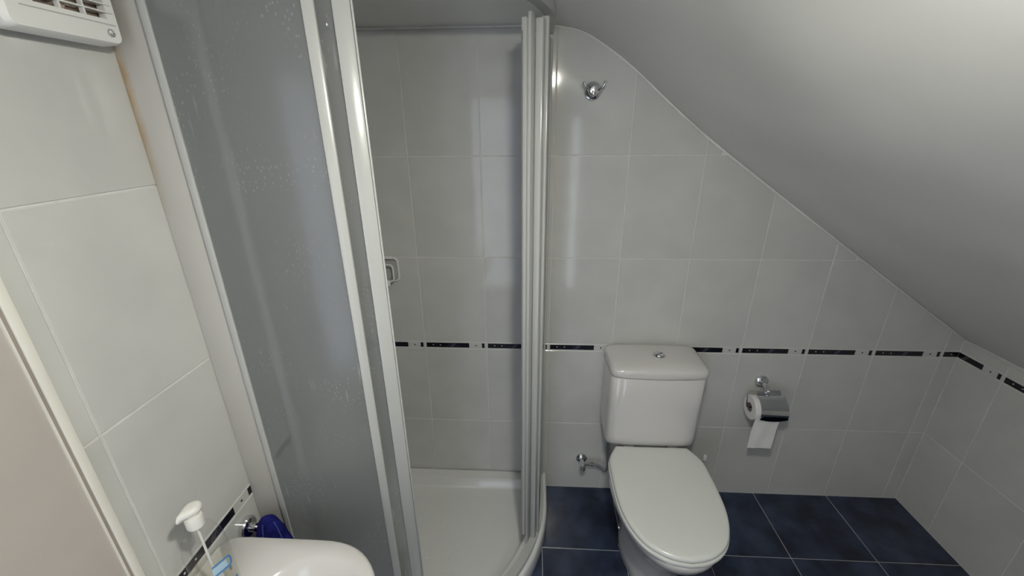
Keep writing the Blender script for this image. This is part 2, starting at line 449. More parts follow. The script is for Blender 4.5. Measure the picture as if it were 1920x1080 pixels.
# left wall: tiled from the edge strip to the back corner, painted plaster on the near side
YT = 0.470
wall_left = struct('wall_left', MB().box((XL-0.06, YT, -0.04), (XL-RECESS, YB+0.06, 1.95)).box((XL-0.06, YF-0.06, -0.04), (XL-0.0005, YT-0.001, 1.95)), M['grout'])
wall_left.data.materials.append(M['plaster'])
for p in wall_left.data.polygons:
    if all(wall_left.data.vertices[i].co.y < YT-0.0005 for i in p.vertices): p.material_index = 1
tile_wall(wall_left, MW_LEFT, 0.511, YT+0.012, YB)
t1 = struct('trim_1', MB().box((XL-0.002, YT-0.002, 0.0), (XL+0.0040, YT+0.0115, 1.885), bev=0.0012), M['trim'], True)
t1['label'] = 'cream strip edging the left wall tiles'
t2 = struct('trim_2', MB().box((XL-0.002, YT-0.007, 0.0), (XL+0.0008, YT-0.0025, 1.885)), M['trim_gap'])
t2['label'] = 'dark filled gap beside the cream edging strip'
t3 = struct('trim_3', MB().box((XL-0.002, YT-0.0095, 0.0), (XL+0.0022, YT-0.0072, 1.885)), M['trim'])
t3['label'] = 'thin pale paint edge along the plaster'

floor = struct('floor', MB().box((XL-0.06, YF-0.06, -0.06), (XR+0.06, YB+0.06, -RECESS)), M['floor_grout'])
MFLOOR = Matrix.Identity(4)
FT = 0.327
yj = [YB, 1.195]
while yj[-1] > YF: yj.append(max(YF, yj[-1]-FT))
xj = [0.049-3*FT+k*FT for k in range(9)]
for x0, x1 in zip(xj, xj[1:]):
    for y1, y0 in zip(yj, yj[1:]):
        a, b = max(x0, XL), min(x1, XR)
        if b-a > 0.01: tile(floor, MFLOOR, a, b, y0, y1, 'floor_tile', 'navy')

# ceiling: flat over the shower, rounding into the slope of the roof
mb = MB(); ny = 34; prof = [p for p in PROFILE]
def wav(x, y):
    d = max(0.0, min(1.0, (YB-y)/0.12))
    return d*0.010*noise.noise(Vector((x*2.2, y*2.2, 3.1))) + d*0.004*noise.noise(Vector((x*6, y*6, 1.7)))
rings = []
for k in range(ny+1):
    y = YF-0.06 + (YB+0.02-(YF-0.06))*k/ny
    rings.append([(p.x, y, p.y+wav(p.x, y)) for p in prof])
mb.loft(rings, False, False, closed=False)
ceiling = struct('ceiling', mb, M['ceiling'], True)
sol = ceiling.modifiers.new('thickness', 'SOLIDIFY'); sol.thickness = 0.05; sol.offset = 0
sol.offset = 1 if ceiling.data.polygons[0].normal.z > 0 else -1
t4 = struct('trim_4', MB().tube([(p.x, YB-0.001, p.y-0.002) for p in PROFILE if XL+0.004 < p.x < XR-0.002], [0.0036+0.0016*noise.noise(Vector((p.x*9, 0, 0))) for p in PROFILE if XL+0.004 < p.x < XR-0.002], 8), M['caulk'], True)
t4['label'] = 'white caulk bead where ceiling meets back wall'
t5 = struct('trim_5', MB().tube([(XR-0.001, y, 0.815) for y in (YF+0.01, -0.4, 0.4, 1.0, YB-0.004)], 0.004, 8), M['caulk'], True)
t5['label'] = 'white caulk bead along the top of the low right wall'

# rear wall behind the photographer; two added windows, shaped for daylight and reflections
ADDED_WIN = [(-0.69, -0.16, 0.10, 1.82), (0.315, 0.395, 0.10, 1.66)]
mb = MB()
def rear_strip(x0, x1, z0, z1):
    top = 1.95 if x1 < 0.2 else min(z1, max(ceil_h(x0), ceil_h(x1))+0.06)
    mb.box((x0, YF-0.06, z0), (x1, YF, min(z1, top) if z1 > 1.9 else z1))
xs = [XL-0.06, ADDED_WIN[0][0], ADDED_WIN[0][1], ADDED_WIN[1][0], ADDED_WIN[1][1], XR+0.06]
rear_strip(xs[0], xs[1], -0.04, 1.95); rear_strip(xs[2], xs[3], -0.04, 1.95)
rear_strip(xs[4], 1.0, -0.04, 1.95); rear_strip(1.0, xs[5], -0.04, 1.95)
for x0, x1, z0, z1 in ADDED_WIN:
    rear_strip(x0, x1, -0.04, z0); rear_strip(x0, x1, z1, 1.95)
wall_rear = struct('wall_rear', mb, M['plaster'])
for i, (x0, x1, z0, z1) in enumerate(ADDED_WIN):
    fw = 0.014
    m2 = MB().box((x0, YF-0.045, z0), (x0+fw, YF-0.005, z1)).box((x1-fw, YF-0.045, z0), (x1, YF-0.005, z1)).box((x0, YF-0.045, z0), (x1, YF-0.005, z0+fw)).box((x0, YF-0.045, z1-fw), (x1, YF-0.005, z1))
    w = struct('window_%d' % (i+1), m2, M['door'])
    w['label'] = 'added slim opening for daylight, stands in for the doorway'
    MB().box((x0+fw, YF-0.028, z0+fw), (x1-fw, YF-0.022, z1-fw)).build('pane', M['dimming_glass' if i == 0 else 'glass'], w, False)

# ------------------------------------------------------------------ ceiling lamp (just above the frame)
lx, ly, lz = LAMP_POS
lamp = thing('ceiling_lamp', 'round flush ceiling lamp with an opal lens in the middle of the room', 'lamp', (lx, ly, lz))
child(MB().lathe([(0.046, -0.018), (0.056, -0.018), (0.060, -0.014), (0.060, 0.022), (0.046, 0.022)], (lx, ly, lz), (0, 0, 1), 40, False, False), 'rim', M['white_metal'], lamp)
child(MB().lathe([(0.001, -0.040), (0.016, -0.0385), (0.031, -0.034), (0.041, -0.026), (0.0452, -0.018), (0.0455, -0.010)], (lx, ly, lz), (0, 0, 1), 40), 'lens', M['lamp'], lamp)

# ------------------------------------------------------------------ shower tray
SCX, SCY, SR = -0.550, 1.345, 0.620      # centre and outer radius of the rounded front
def quad_path(ow, of, arc=28, rc=0.03):
    r = SR-of
    pts = []
    def corner(x, y, sx, sy):
        return [(x+sx*rc*(1-math.cos(t)), y+sy*rc*(1-math.sin(t))) for t in (0,)]
    pts.append((XL+ow, YB-ow))
    pts.append((XL+ow, SCY-r))
    for k in range(arc+1):
        t = math.pi/2*k/arc
        pts.append((SCX+r*math.sin(t), SCY-r*math.cos(t)))
    pts.append((SCX+r, YB-ow))
    return pts
def resample(poly, n):
    P = [Vector((p[0], p[1], 0)) for p in poly]; P.append(P[0])
    out = []
    # every original vertex is kept: subdivide long straight runs only
    for a, b in zip(P, P[1:]):
        L = (b-a).length; k = max(1, int(L/0.5))
        for i in range(k): out.append(a.lerp(b, i/k))
    return out
def ring(ow, of, z): return [(p[0], p[1], z) for p in quad_path(ow, of)]
tray = thing('shower_tray', 'white quadrant shower tray with rounded front in the back left corner', 'shower tray', (SCX, SCY, 0))
mb = MB().loft([ring(0.001, 0.004, 0.0), ring(0.001, 0.0, 0.012), ring(0.001, 0.0, 0.074), ring(0.003, 0.004, 0.082), ring(0.006, 0.010, 0.085),
                ring(0.042, 0.062, 0.085), ring(0.048, 0.068, 0.082), ring(0.060, 0.078, 0.050), ring(0.074, 0.092, 0.041), ring(0.12, 0.13, 0.038)], True, True)
child(mb, 'basin', M['acrylic'], tray, True, 40)
mb = MB()
for i in range(9):
    for j in range(6):
        x = -0.56+i*0.045+(j % 2)*0.022; y = 1.05+j*0.055
        if (x-SCX)**2+(y-SCY)**2 < 0.42**2 or (x < SCX):
            mb.lathe([(0.0042, 0), (0.0032, 0.0016), (0.0012, 0.0022)], (x, y, 0.0378), (0, 0, 1), 6, False, True)
d = child(mb, 'grip_dots', M['acrylic'], tray); d['kind'] = 'stuff'
child(MB().lathe([(0.042, 0), (0.042, 0.004), (0.036, 0.006), (0.002, 0.005)], (-0.50, 1.10, 0.0375), (0, 0, 1)), 'drain_cover', M['chrome'], tray)

# ------------------------------------------------------------------ shower enclosure
ZB, ZT = 0.085, 1.845
RF = 0.590          # radius of the fixed frame line
RD = 0.563          # radius of the sliding door line
encl = thing('shower_enclosure', 'white framed quadrant shower enclosure with frosted panes and open sliding doors', 'shower enclosure', (SCX, SCY, ZB))
def at(theta, r):
    t = math.radians(theta)
    return Vector((SCX+r*math.sin(t), SCY-r*math.cos(t), 0)), Vector((math.cos(t), math.sin(t), 0)), Vector((math.sin(t), -math.cos(t), 0))
def path(r, s0, s1, n=24):
    """points along straight-arc-straight line; s in degrees, below 0 and above 90 in metres/0.01 past the arc"""
    out = []
    for k in range(n+1):
        s = s0+(s1-s0)*k/n
        if s < 0: out.append((Vector((SCX+s*0.01, SCY-r, 0)), Vector((0, -1, 0))))
        elif s > 90: out.append((Vector((SCX+r, SCY+(s-90)*0.01, 0)), Vector((1, 0, 0))))
        else:
            p, t, nn = at(s, r); out.append((p, nn))
    return out
def ribbon(r, s0, s1, z0, z1, half, n=28):
    mb = MB(); P = path(r, s0, s1, n)
    rings = [[(p+nn*half)+Vector((0, 0, z0)), (p+nn*half)+Vector((0, 0, z1)), (p-nn*half)+Vector((0, 0, z1)), (p-nn*half)+Vector((0, 0, z0))] for p, nn in P]
    return mb.loft(rings)
def stile(theta, r, tw, rw, z0, z1, bev=0.003):
    p, t, nn = at(theta, r) if 0 <= theta <= 90 else (path(r, theta, theta, 1)[0][0], Vector((1, 0, 0)) if theta < 0 else Vector((0, 1, 0)), path(r, theta, theta, 1)[0][1])
    mt = Matrix(((t.x, nn.x, 0, p.x), (t.y, nn.y, 0, p.y), (0, 0, 1, 0), (0, 0, 0, 1)))
    return MB().box((-tw/2, -rw/2, z0), (tw/2, rw/2, z1), mt, bev)
S0 = (XL+0.006-SCX)/0.01; S1 = 90+(YB-SCY-0.006)/0.01
child(ribbon(RF, S0, S1, ZB, ZB+0.022, 0.015, 60), 'bottom_rail', M['white_metal'], encl)
child(ribbon(RF, S0, S1, 1.862, 1.887, 0.014, 60), 'top_rail', M['white_metal'], encl)
# wall profile on the left, with its rusty edge, and the slimmer bright edge beside the pane
pw = MB().box((0, 0.003, ZB), (0.0682, 0.022, ZT), None, 0.0015).build('wall_profile', M['stained_profile'], encl)
pw.location = Vector((XL+0.0005, SCY-RF, 0))-encl.location
child(MB().box((XL+0.0688, SCY-RF-0.004, ZB), (XL+0.0815, SCY-RF+0.016, ZT), None, 0.0015), 'wall_profile_edge', M['white_metal'], encl)
child(MB().box((SCX+RF-0.013, YB-0.040, ZB), (SCX+RF+0.013, YB-0.0005, ZT), None, 0.003), 'wall_profile', M['white_metal'], encl)
# fixed panes
SP = 18.3
SPL = 17.5
child(ribbon(RF, (XL+0.083-SCX)/0.01, SPL, ZB+0.02, ZT-0.028, 0.002), 'fixed_pane', M['frosted'], encl)
child(ribbon(RF, 90-SP, 90+(YB-0.040-SCY)/0.01, ZB+0.02, ZT-0.028, 0.002), 'fixed_pane', M['frosted'], encl)
child(stile(SPL, RF, 0.021, 0.013, ZB+0.018, 1.863, 0.004), 'fixed_stile', M['white_metal'], encl)
child(stile(90-SP+0.2, RF, 0.022, 0.020, ZB+0.018, ZT-0.008, 0.004), 'fixed_stile', M['white_metal'], encl)
child(stile(90-SP+2.8, RF+0.006, 0.016, 0.018, ZB+0.018, ZT, 0.002), 'pane_bead', M['white_metal'], encl)
# doors, slid open behind the fixed panes
def door(side):
    f = (lambda s: s) if side == 'left' else (lambda s: 90-s)
    s_lead, s_trail = (22.5 if side == 'left' else 23.2, -1.6)
    a, b = sorted((f(s_lead), f(s_trail)))
    d = child(ribbon(RD, a, b, ZB+0.035, ZT-0.04, 0.002), 'sliding_door', M['frosted'], encl)
    off = -(encl.location + d.location)
    def sub(mb, nm, m):
        o = mb.build(nm, M[m], d); o.location = -(encl.location+d.location); return o
    if side == 'left':
        sub(stile(f(s_lead), RD, 0.031, 0.016, ZB+0.024, 1.863, 0.003), 'door_stile', 'white_metal')
        sub(stile(f(s_lead)+1.75, RD+0.002, 0.004, 0.018, ZB+0.024, ZT-0.006, 0.001), 'seal_strip', 'white_metal')
    else:
        sub(stile(f(s_lead)+1.8, RD+0.004, 0.034, 0.014, ZB+0.075, ZT-0.012, 0.003), 'door_stile', 'white_metal')
        sub(stile(f(s_lead)+2.6, RD+0.014, 0.030, 0.008, ZB+0.024, ZT, 0.002), 'seal_strip', 'white_metal')
    sub(stile(f(s_trail), RD, 0.020, 0.018, ZB+0.03, ZT-0.03, 0.003), 'door_stile', 'white_metal')
    return d
door('left'); door('right')

# ------------------------------------------------------------------ toilet
TX = 0.467
toilet = thing('toilet', 'white close-coupled toilet with its lid closed against the back wall', 'toilet', (TX, 1.18, 0))
def egg(w, yb, yf, z, n=56, pf=2.15, pr=5.0, split=0.5, cx=TX):
    ym = yf+(yb-yf)*split; out = []
    for k in range(n):
        t = 2*math.pi*k/n; c, s = math.cos(t), math.sin(t)
        e = pf if s < 0 else pr
        x = cx+w*math.copysign(abs(c)**(2/e), c)
        y = ym+((yb-ym) if s >= 0 else (ym-yf))*math.copysign(abs(s)**(2/e), s)
        q = max(0.0, min(1.0, (y-1.20)/0.22)); x = cx+(x-cx)*(1-0.38*q*q*(3-2*q))
        out.append((x, y, z))
    return out
mb = MB().loft([egg(0.106, 1.47, 1.02, 0.0), egg(0.112, 1.475, 1.012, 0.008), egg(0.110, 1.475, 1.012, 0.05), egg(0.102, 1.478, 1.008, 0.12), egg(0.108, 1.48, 0.985, 0.19),
                egg(0.130, 1.485, 0.945, 0.25), egg(0.154, 1.49, 0.903, 0.305), egg(0.175, 1.495, 0.868, 0.345), egg(0.1805, 1.497, 0.857, 0.372), egg(0.1805, 1.498, 0.856, 0.388), egg(0.173, 1.495, 0.864, 0.397)], True, True)
child(mb, 'bowl', M['ceramic'], toilet, True, 60)
def rbox(cx, hw, y0, y1, z, n=56, p=9.0, bow=0.0):
    out = []
    for k in range(n):
        t = 2*math.pi*k/n; c, s = math.cos(t), math.sin(t)
        x = hw*math.copysign(abs(c)**(2/p), c)
        y = (y0+y1)/2+(y1-y0)/2*math.copysign(abs(s)**(2/p), s)
        if s < 0: y -= bow*(1-(x/hw)**2)
        out.append((cx+x, y, z))
    return out
TCX = 0.466
mb = MB().loft([rbox(TCX, 0.160, 1.345, 1.495, 0.408), rbox(TCX, 0.168, 1.330, 1.500, 0.416, bow=.004), rbox(TCX, 0.1725, 1.322, 1.504, 0.432, bow=.006), rbox(TCX, 0.1735, 1.320, 1.505, 0.46, bow=.007),
                rbox(TCX, 0.1735, 1.316, 1.506, 0.60, bow=.008), rbox(TCX, 0.1735, 1.313, 1.506, 0.7335, bow=.008), rbox(TCX, 0.169, 1.318, 1.504, 0.7385, bow=.008)], True, True)
child(mb, 'cistern', M['ceramic'], toilet, True, 60)
# domed lid of the cistern
def lid_ring(z, inset, dome):
    out = []
    for p in rbox(TCX, 0.1775-inset, 1.307+inset, 1.5065-inset*0.6, z, 56, 9, 0.010):
        u = (p[0]-TCX)/0.1775; v = (p[1]-1.40)/0.10
        out.append((p[0], p[1], z+dome*(1-abs(u)**2.2)*(1-0.25*v*v)))
    return out
mb = MB().loft([lid_ring(0.7395, 0.007, 0), lid_ring(0.7425, 0.001, 0), lid_ring(0.745, 0.0, 0), lid_ring(0.760, 0.0, 0.001), lid_ring(0.7685, 0.003, 0.003), lid_ring(0.7715, 0.010, 0.006), lid_ring(0.7735, 0.022, 0.009),
                lid_ring(0.7745, 0.05, 0.011), lid_ring(0.7748, 0.085, 0.012)], True, True)
child(mb, 'cistern_lid', M['ceramic'], toilet, True, 50)
fb = child(MB().lathe([(0.024, -0.004), (0.024, 0.002), (0.021, 0.004), (0.019, 0.003), (0.001, 0.003)], (0.478, 1.398, 0.7855), (0, 0, 1), 32), 'flush_button', M['chrome'], toilet)
o = MB().lathe([(0.0175, 0), (0.0165, 0.003), (0.001, 0.0036)], (0.478, 1.398, 0.788), (0, 0, 1), 28).build('push_plate', M['chrome'], fb); o.location = -(toilet.location+fb.location)
o = MB().box((-0.0172, -0.0012, 0), (0.0172, 0.0012, 0.0042), Matrix.Translation((0.478, 1.398, 0.788)) @ Matrix.Rotation(0.6, 4, 'Z')).build('split_line', M['dark_chrome'], fb, False); o.location = -(toilet.location+fb.location)
# seat and lid outline: narrow at the hinges, widening, then rounding at the front
def seat_ring(z, inset, front=0.0):
    w = 0.1815-inset
    half = [(0.143-inset, 1.318-inset), (0.150-inset, 1.300), (0.1725-inset, 1.258), (w-0.0015, 1.225), (w, 1.17), (w-0.0005, 1.10), (w-0.006, 1.03), (w-0.022, 0.968), (w-0.050, 0.915), (w-0.088, 0.877+inset*0.8), (w-0.130, 0.857+inset+front)]
    half = [(a, b) for a, b in half] + [(0.0, 0.849+inset+front)]
    c = catmull([(a, b, 0) for a, b in half], 4)
    R = [(TX+p.x, p.y, z) for p in c]; Lp = [(TX-p.x, p.y, z) for p in reversed(c[:-1])]
    return R+Lp
mb = MB().loft([seat_ring(0.3985, 0.016), seat_ring(0.400, 0.008), seat_ring(0.403, 0.002), seat_ring(0.4085, 0.003), seat_ring(0.4105, 0.009)], True, True)
child(mb, 'seat', M['seat'], toilet, True, 60)
mb = MB().loft([seat_ring(0.4125, 0.012), seat_ring(0.4145, 0.006), seat_ring(0.420, 0.005), seat_ring(0.4258, 0.007), seat_ring(0.4285, 0.012), seat_ring(0.4298, 0.020), seat_ring(0.4302, 0.045)], True, True)
child(mb, 'lid', M['seat'], toilet, True, 50)
for sx in (-1, 1):
    child(MB().tube([(TX+sx*0.105, 1.322, 0.411), (TX+sx*0.065, 1.322, 0.411)], 0.0085, 14), 'hinge', M['chrome'], toilet)
    child(MB().lathe([(0.009, 0), (0.008, 0.004), (0.003, 0.007), (0.0005, 0.0075)], (TX+sx*0.1075, 1.24, 0.075), (sx, 0, 0.05), 14), 'bolt_cap', M['chrome' if sx < 0 else 'plastic'], toilet)

# ------------------------------------------------------------------ water valve and hose
vv = thing('water_valve', 'chrome angle valve on the back wall left of the toilet', 'valve', (0.230, YB, 0.176))
child(MB().lathe([(0.025, 0.0), (0.024, 0.006), (0.017, 0.013), (0.010, 0.016)], (0.230, YB-0.0005, 0.178), (0, -1, 0)), 'escutcheon', M['chrome'], vv)
child(MB().tube([(0.230, YB-0.012, 0.178), (0.230, YB-0.052, 0.178)], 0.0095, 16).tube([(0.230, YB-0.038, 0.178), (0.262, YB-0.038, 0.178)], [0.008, 0.007], 14), 'valve_body', M['chrome'], vv)
child(MB().lathe([(0.008, 0), (0.0125, 0.004), (0.0135, 0.014), (0.010, 0.022), (0.003, 0.024)], (0.230, YB-0.050, 0.178), (0, -1, -0.15), 10), 'knob', M['chrome'], vv)
child(MB().tube(catmull([(0.258, YB-0.038, 0.178), (0.285, YB-0.038, 0.178), (0.318, YB-0.040, 0.158), (0.336, YB-0.045, 0.150), (0.340, YB-0.052, 0.20), (0.330, YB-0.055, 0.28), (0.322, YB-0.058, 0.406)], 8), 0.0062, 12), 'hose', M['hose'], vv)
child(MB().tube([(0.262, YB-0.038, 0.178), (0.280, YB-0.038, 0.178)], 0.0088, 8), 'hose_nut', M['chrome'], vv)

# ------------------------------------------------------------------ toilet paper holder and roll
RX0, RX1, RY, RZ, RR = 0.880, 0.980, 1.440, 0.530, 0.050
hd = thing('toilet_paper_holder', 'chrome toilet paper holder with flap on the back wall', 'paper holder', (0.943, YB, 0.608))
child(MB().lathe([(0.027, 0), (0.026, 0.006), (0.019, 0.012), (0.011, 0.015)], (0.943, YB-0.0005, 0.610), (0, -1, 0)), 'rosette', M['chrome'], hd)
child(MB().tube(catmull([(0.943, YB-0.010, 0.610), (0.943, YB-0.040, 0.609), (0.943, YB-0.056, 0.600)], 5), 0.0085, 14).lathe([(0.0, -0.011), (0.008, -0.008), (0.011, 0), (0.008, 0.008), (0.0, 0.011)], (0.943, YB-0.058, 0.600), (1, 0, 0), 16), 'arm', M['chrome'], hd)
child(MB().tube(catmull([(0.938, YB-0.058, 0.600), (0.905, YB-0.058, 0.600), (RX0-0.012, YB-0.058, 0.594), (RX0-0.014, YB-0.062, 0.572), (RX0-0.012, RY+0.002, RZ+0.012), (RX0-0.004, RY, RZ), (RX0+0.03, RY, RZ), (RX1-0.004, RY, RZ)], 6), 0.0032, 10), 'wire_frame', M['chrome'], hd)
# curved flap over the roll
arcp = []
for k in range(19):
    a = math.radians(118-k*7.2)
    arcp.append((RY-0.058*math.cos(a)*1.0, RZ+0.058*math.sin(a)))
arcp = [(YB-0.058+0.004, 0.602)] + [q for q in arcp if q[0] < YB-0.056]
FX0, FX1 = RX0+0.016, RX1+0.022
def flap(pts, x0, x1, th, bowed):
    rings = []
    N = 13
    out = MB()
    for i, (y, z) in enumerate(pts):
        j0, j1 = max(0, i-1), min(len(pts)-1, i+1)
        t = Vector((0, pts[j1][0]-pts[j0][0], pts[j1][1]-pts[j0][1])).normalized(); nn = Vector((0, t.z, -t.y))
        fr = i/(len(pts)-1)
        w = 1.0 if fr > 0.15 else 0.80+0.20*fr/0.15
        xs = [(x0+x1)/2+(x1-x0)/2*w*(-1+2*k/(N-1)) for k in range(N)]
        drop = bowed*fr**6
        top = [Vector((x, y+t.y*drop*(1-((x-(x0+x1)/2)/((x1-x0)/2))**2), z+t.z*drop*(1-((x-(x0+x1)/2)/((x1-x0)/2))**2))) for x in xs]
        rings.append(top+[p+nn*th for p in reversed(top)])
    return out.loft(rings)
child(flap(arcp, FX0, FX1, 0.0012, 0.008), 'flap', M['chrome'], hd)
ly_, lz_ = arcp[-1]
child(flap([(ly_-0.0012, lz_+0.010), (ly_-0.0012, lz_+0.003), (ly_-0.0004, lz_-0.004)], FX0, FX1, 0.0018, 0.009), 'flap_lip', M['dark_chrome'], hd)
roll = thing('toilet_roll', 'white toilet roll with a hanging tail of paper in the chrome holder', 'toilet roll', (0.93, RY, RZ-RR))
child(MB().lathe([(0.019, 0.0), (RR-0.002, 0.0), (RR, 0.002), (RR, 0.098), (RR-0.002, 0.100), (0.019, 0.100)], (RX0, RY, RZ), (1, 0, 0), 40, False, False), 'paper_roll', M['paper'], roll)
child(MB().lathe([(0.019, 0.0005), (0.0175, 0.0005), (0.0175, 0.0995), (0.019, 0.0995)], (RX0, RY, RZ), (1, 0, 0), 28, False, False), 'core', M['card'], roll)
mb = MB(); rows = []
for k in range(15):
    fr = k/14
    z = RZ-0.01-fr*0.155; y = RY-RR-0.0015+0.003*math.sin(fr*4)+0.006*fr
    rows.append([Vector((RX0+0.004-0.004*fr+0.094*i/8, y+0.0015*math.sin(i*1.1+fr*3), z+0.0007*math.sin(i*2.2))) for i in range(9)] )
rr = [r+[p+Vector((0, 0.0010, 0)) for p in reversed(r)] for r in rows]
child(mb.loft(rr), 'paper_tail', M['paper'], roll)

# ------------------------------------------------------------------ toilet brush behind the toilet
bx, by = 0.727, 1.405
br = thing('toilet_brush', 'white toilet brush in its holder standing behind the toilet', 'toilet brush', (bx, by, 0))
child(MB().lathe([(0.046, 0), (0.048, 0.004), (0.045, 0.06), (0.040, 0.115), (0.037, 0.115), (0.040, 0.06), (0.040, 0.008)], (bx, by, 0.0), (0, 0, 1), 28, True, True), 'holder', M['plastic'], br)
child(MB().lathe([(0.006, 0.02), (0.006, 0.27), (0.0065, 0.272)], (bx, by, 0.0), (0, 0, 1), 14), 'handle', M['plastic'], br)
child(MB().lathe([(0.0052, 0.272), (0.0052, 0.279)], (bx, by, 0.0), (0, 0, 1), 14), 'handle_ring', M['ink_grey'], br)
child(MB().lathe([(0.0070, 0.279), (0.0085, 0.290), (0.0080, 0.303), (0.004, 0.309), (0.0005, 0.310)], (bx, by, 0.0), (0, 0, 1), 14), 'handle_knob', M['plastic'], br)
child(MB().lathe([(0.012, 0.012), (0.032, 0.022), (0.032, 0.075), (0.012, 0.090)], (bx, by, 0.0), (0, 0, 1), 18), 'bristles', M['paper'], br)

# ------------------------------------------------------------------ double robe hook high on the back wall
hx, hz = 0.186, 1.700
hk = thing('robe_hook', 'small round chrome hook with two prongs high on the back wall', 'hook', (hx, YB, hz))
child(MB().lathe([(0.029, 0), (0.029, 0.004), (0.026, 0.008), (0.019, 0.010), (0.014, 0.016), (0.012, 0.024)], (hx, YB-0.0005, hz), (0, -1, 0), 36), 'rosette', M['chrome'], hk)
child(MB().lathe([(0.012, 0.020), (0.016, 0.026), (0.016, 0.036), (0.012, 0.041), (0.001, 0.043)], (hx, YB, hz), (0, -1, 0), 28), 'boss', M['chrome'], hk)
for sx in (-1, 1):
    child(MB().tube(catmull([(hx+sx*0.006, YB-0.032, hz), (hx+sx*0.018, YB-0.040, hz+0.002), (hx+sx*0.028, YB-0.046, hz+0.012), (hx+sx*0.034, YB-0.046, hz+0.024)], 5), [0.0042]*15+[0.0058], 12), 'prong', M['chrome'], hk)

# ------------------------------------------------------------------ soap dish in the shower
sd = thing('soap_dish', 'clear plastic soap dish on the tiles inside the shower', 'soap dish', (-0.58, YB, 1.05))
def rrect(x0, x1, z0, z1, r, n=6):
    pts = []
    for cx_, cz_, a0 in ((x1-r, z1-r, 0), (x0+r, z1-r, 90), (x0+r, z0+r, 180), (x1-r, z0+r, 270)):
        for k in range(n+1):
            a = math.radians(a0+90*k/n); pts.append((cx_+r*math.cos(a), cz_+r*math.sin(a)))
    return pts
def loop_tube(pts, r, n=8):
    mb = MB(); P = [Vector(p) for p in pts]; N = len(P); rings = []
    c = sum(P, Vector())/N
    for k in range(N):
        t = (P[(k+1) % N]-P[k-1]).normalized(); nrm = Vector((0, 1, 0)); a = t.cross(nrm).normalized()
        rings.append([P[k]+(a*math.cos(2*math.pi*i/n)+nrm*math.sin(2*math.pi*i/n))*r for i in range(n)])
    rings.append(rings[0])
    return mb.loft(rings, False, False)
child(loop_tube([(x, YB-0.008, z) for x, z in rrect(-0.640, -0.521, 1.036, 1.128, 0.016)], 0.0042), 'outer_frame', M['plastic'], sd)
child(loop_tube([(x, YB-0.040, z) for x, z in rrect(-0.630, -0.531, 1.044, 1.112, 0.014)], 0.0035), 'inner_frame', M['plastic'], sd)
child(MB().box((-0.640, YB-0.006, 1.040), (-0.523, YB-0.0005, 1.126), None, 0.002), 'back_plate', M['clear_plastic'], sd)
child(MB().box((-0.628, YB-0.075, 1.040), (-0.534, YB-0.006, 1.0455), None, 0.002), 'tray', M['clear_plastic'], sd)
child(MB().box((-0.628, YB-0.078, 1.040), (-0.534, YB-0.074, 1.060), None, 0.0015), 'front_lip', M['plastic'], sd)
child(MB().box((-0.628, YB-0.022, 1.128), (-0.536, YB-0.0005, 1.138), None, 0.002), 'top_bar', M['plastic'], sd)

# ------------------------------------------------------------------ extractor fan on the left wall
fan = thing('extractor_fan', 'white square extractor fan with slatted grille high on the left wall', 'extractor fan', (XL, 0.654, 1.725))
FY0, FY1, FZ0, FZ1, FX = 0.574, 0.733, 1.7215, 1.8790, -0.660
def yz(pts, x): return [(x, a, b) for a, b in pts]
child(MB().loft([yz(rrect(FY0+0.010, FY1-0.010, FZ0+0.004, FZ1-0.004, 0.018), XL+0.0005), yz(rrect(FY0+0.010, FY1-0.010, FZ0+0.004, FZ1-0.004, 0.018), XL+0.018)]), 'back_box', M['plastic'], fan)
GY0, GY1, GZ0, GZ1 = 0.612, 0.7165, 1.7560, 1.8560
r_out = rrect(FY0, FY1, FZ0, FZ1, 0.010); r_in = rrect(GY0, GY1, GZ0, GZ1, 0.002)
mb = MB().loft([yz(rrect(FY0-0.004, FY1+0.002, FZ0-0.001, FZ1, 0.014), XL+0.016), yz(rrect(FY0-0.002, FY1+0.001, FZ0, FZ1, 0.013), FX-0.006), yz(rrect(FY0+0.004, FY1-0.002, FZ0+0.003, FZ1-0.003, 0.010), FX), yz(r_in, FX), yz(r_in, FX-0.012)], False, False)
child(mb, 'housing', M['plastic'], fan)
child(MB().box((FX-0.020, GY0-0.004, GZ0-0.004), (FX-0.016, GY1+0.004, GZ1+0.004)), 'dark_interior', M['fan_dark'], fan, False)
child(MB().lathe([(0.024, 0), (0.024, 0.006), (0.018, 0.009), (0.001, 0.010)], (FX-0.016, 0.664, 1.800), (1, 0, 0)).lathe([(0.009, 0), (0.009, 0.007), (0.001, 0.008)], (FX-0.016, 0.655, 1.765), (1, 0, 0)), 'motor', M['fan_motor'], fan)
k = 0; z = GZ0+0.0095
while z < GZ1-0.002:
    child(MB().box((FX-0.004, GY0-0.016, z-0.0011), (FX+0.0022, GY1+0.009, z+0.0011), None, 0.0005), 'slat', M['plastic'], fan)
    z += 0.0105
for y in (GY0+0.0345, GY0+0.0695):
    child(MB().box((FX-0.006, y-0.0013, GZ0), (FX+0.0008, y+0.0013, GZ1)), 'rib', M['plastic'], fan, False)
child(MB().box((FX-0.0005, GY0-0.018, GZ0-0.0075), (FX+0.0012, GY1+0.010, GZ0-0.0062)), 'groove_edge', M['label'], fan, False)
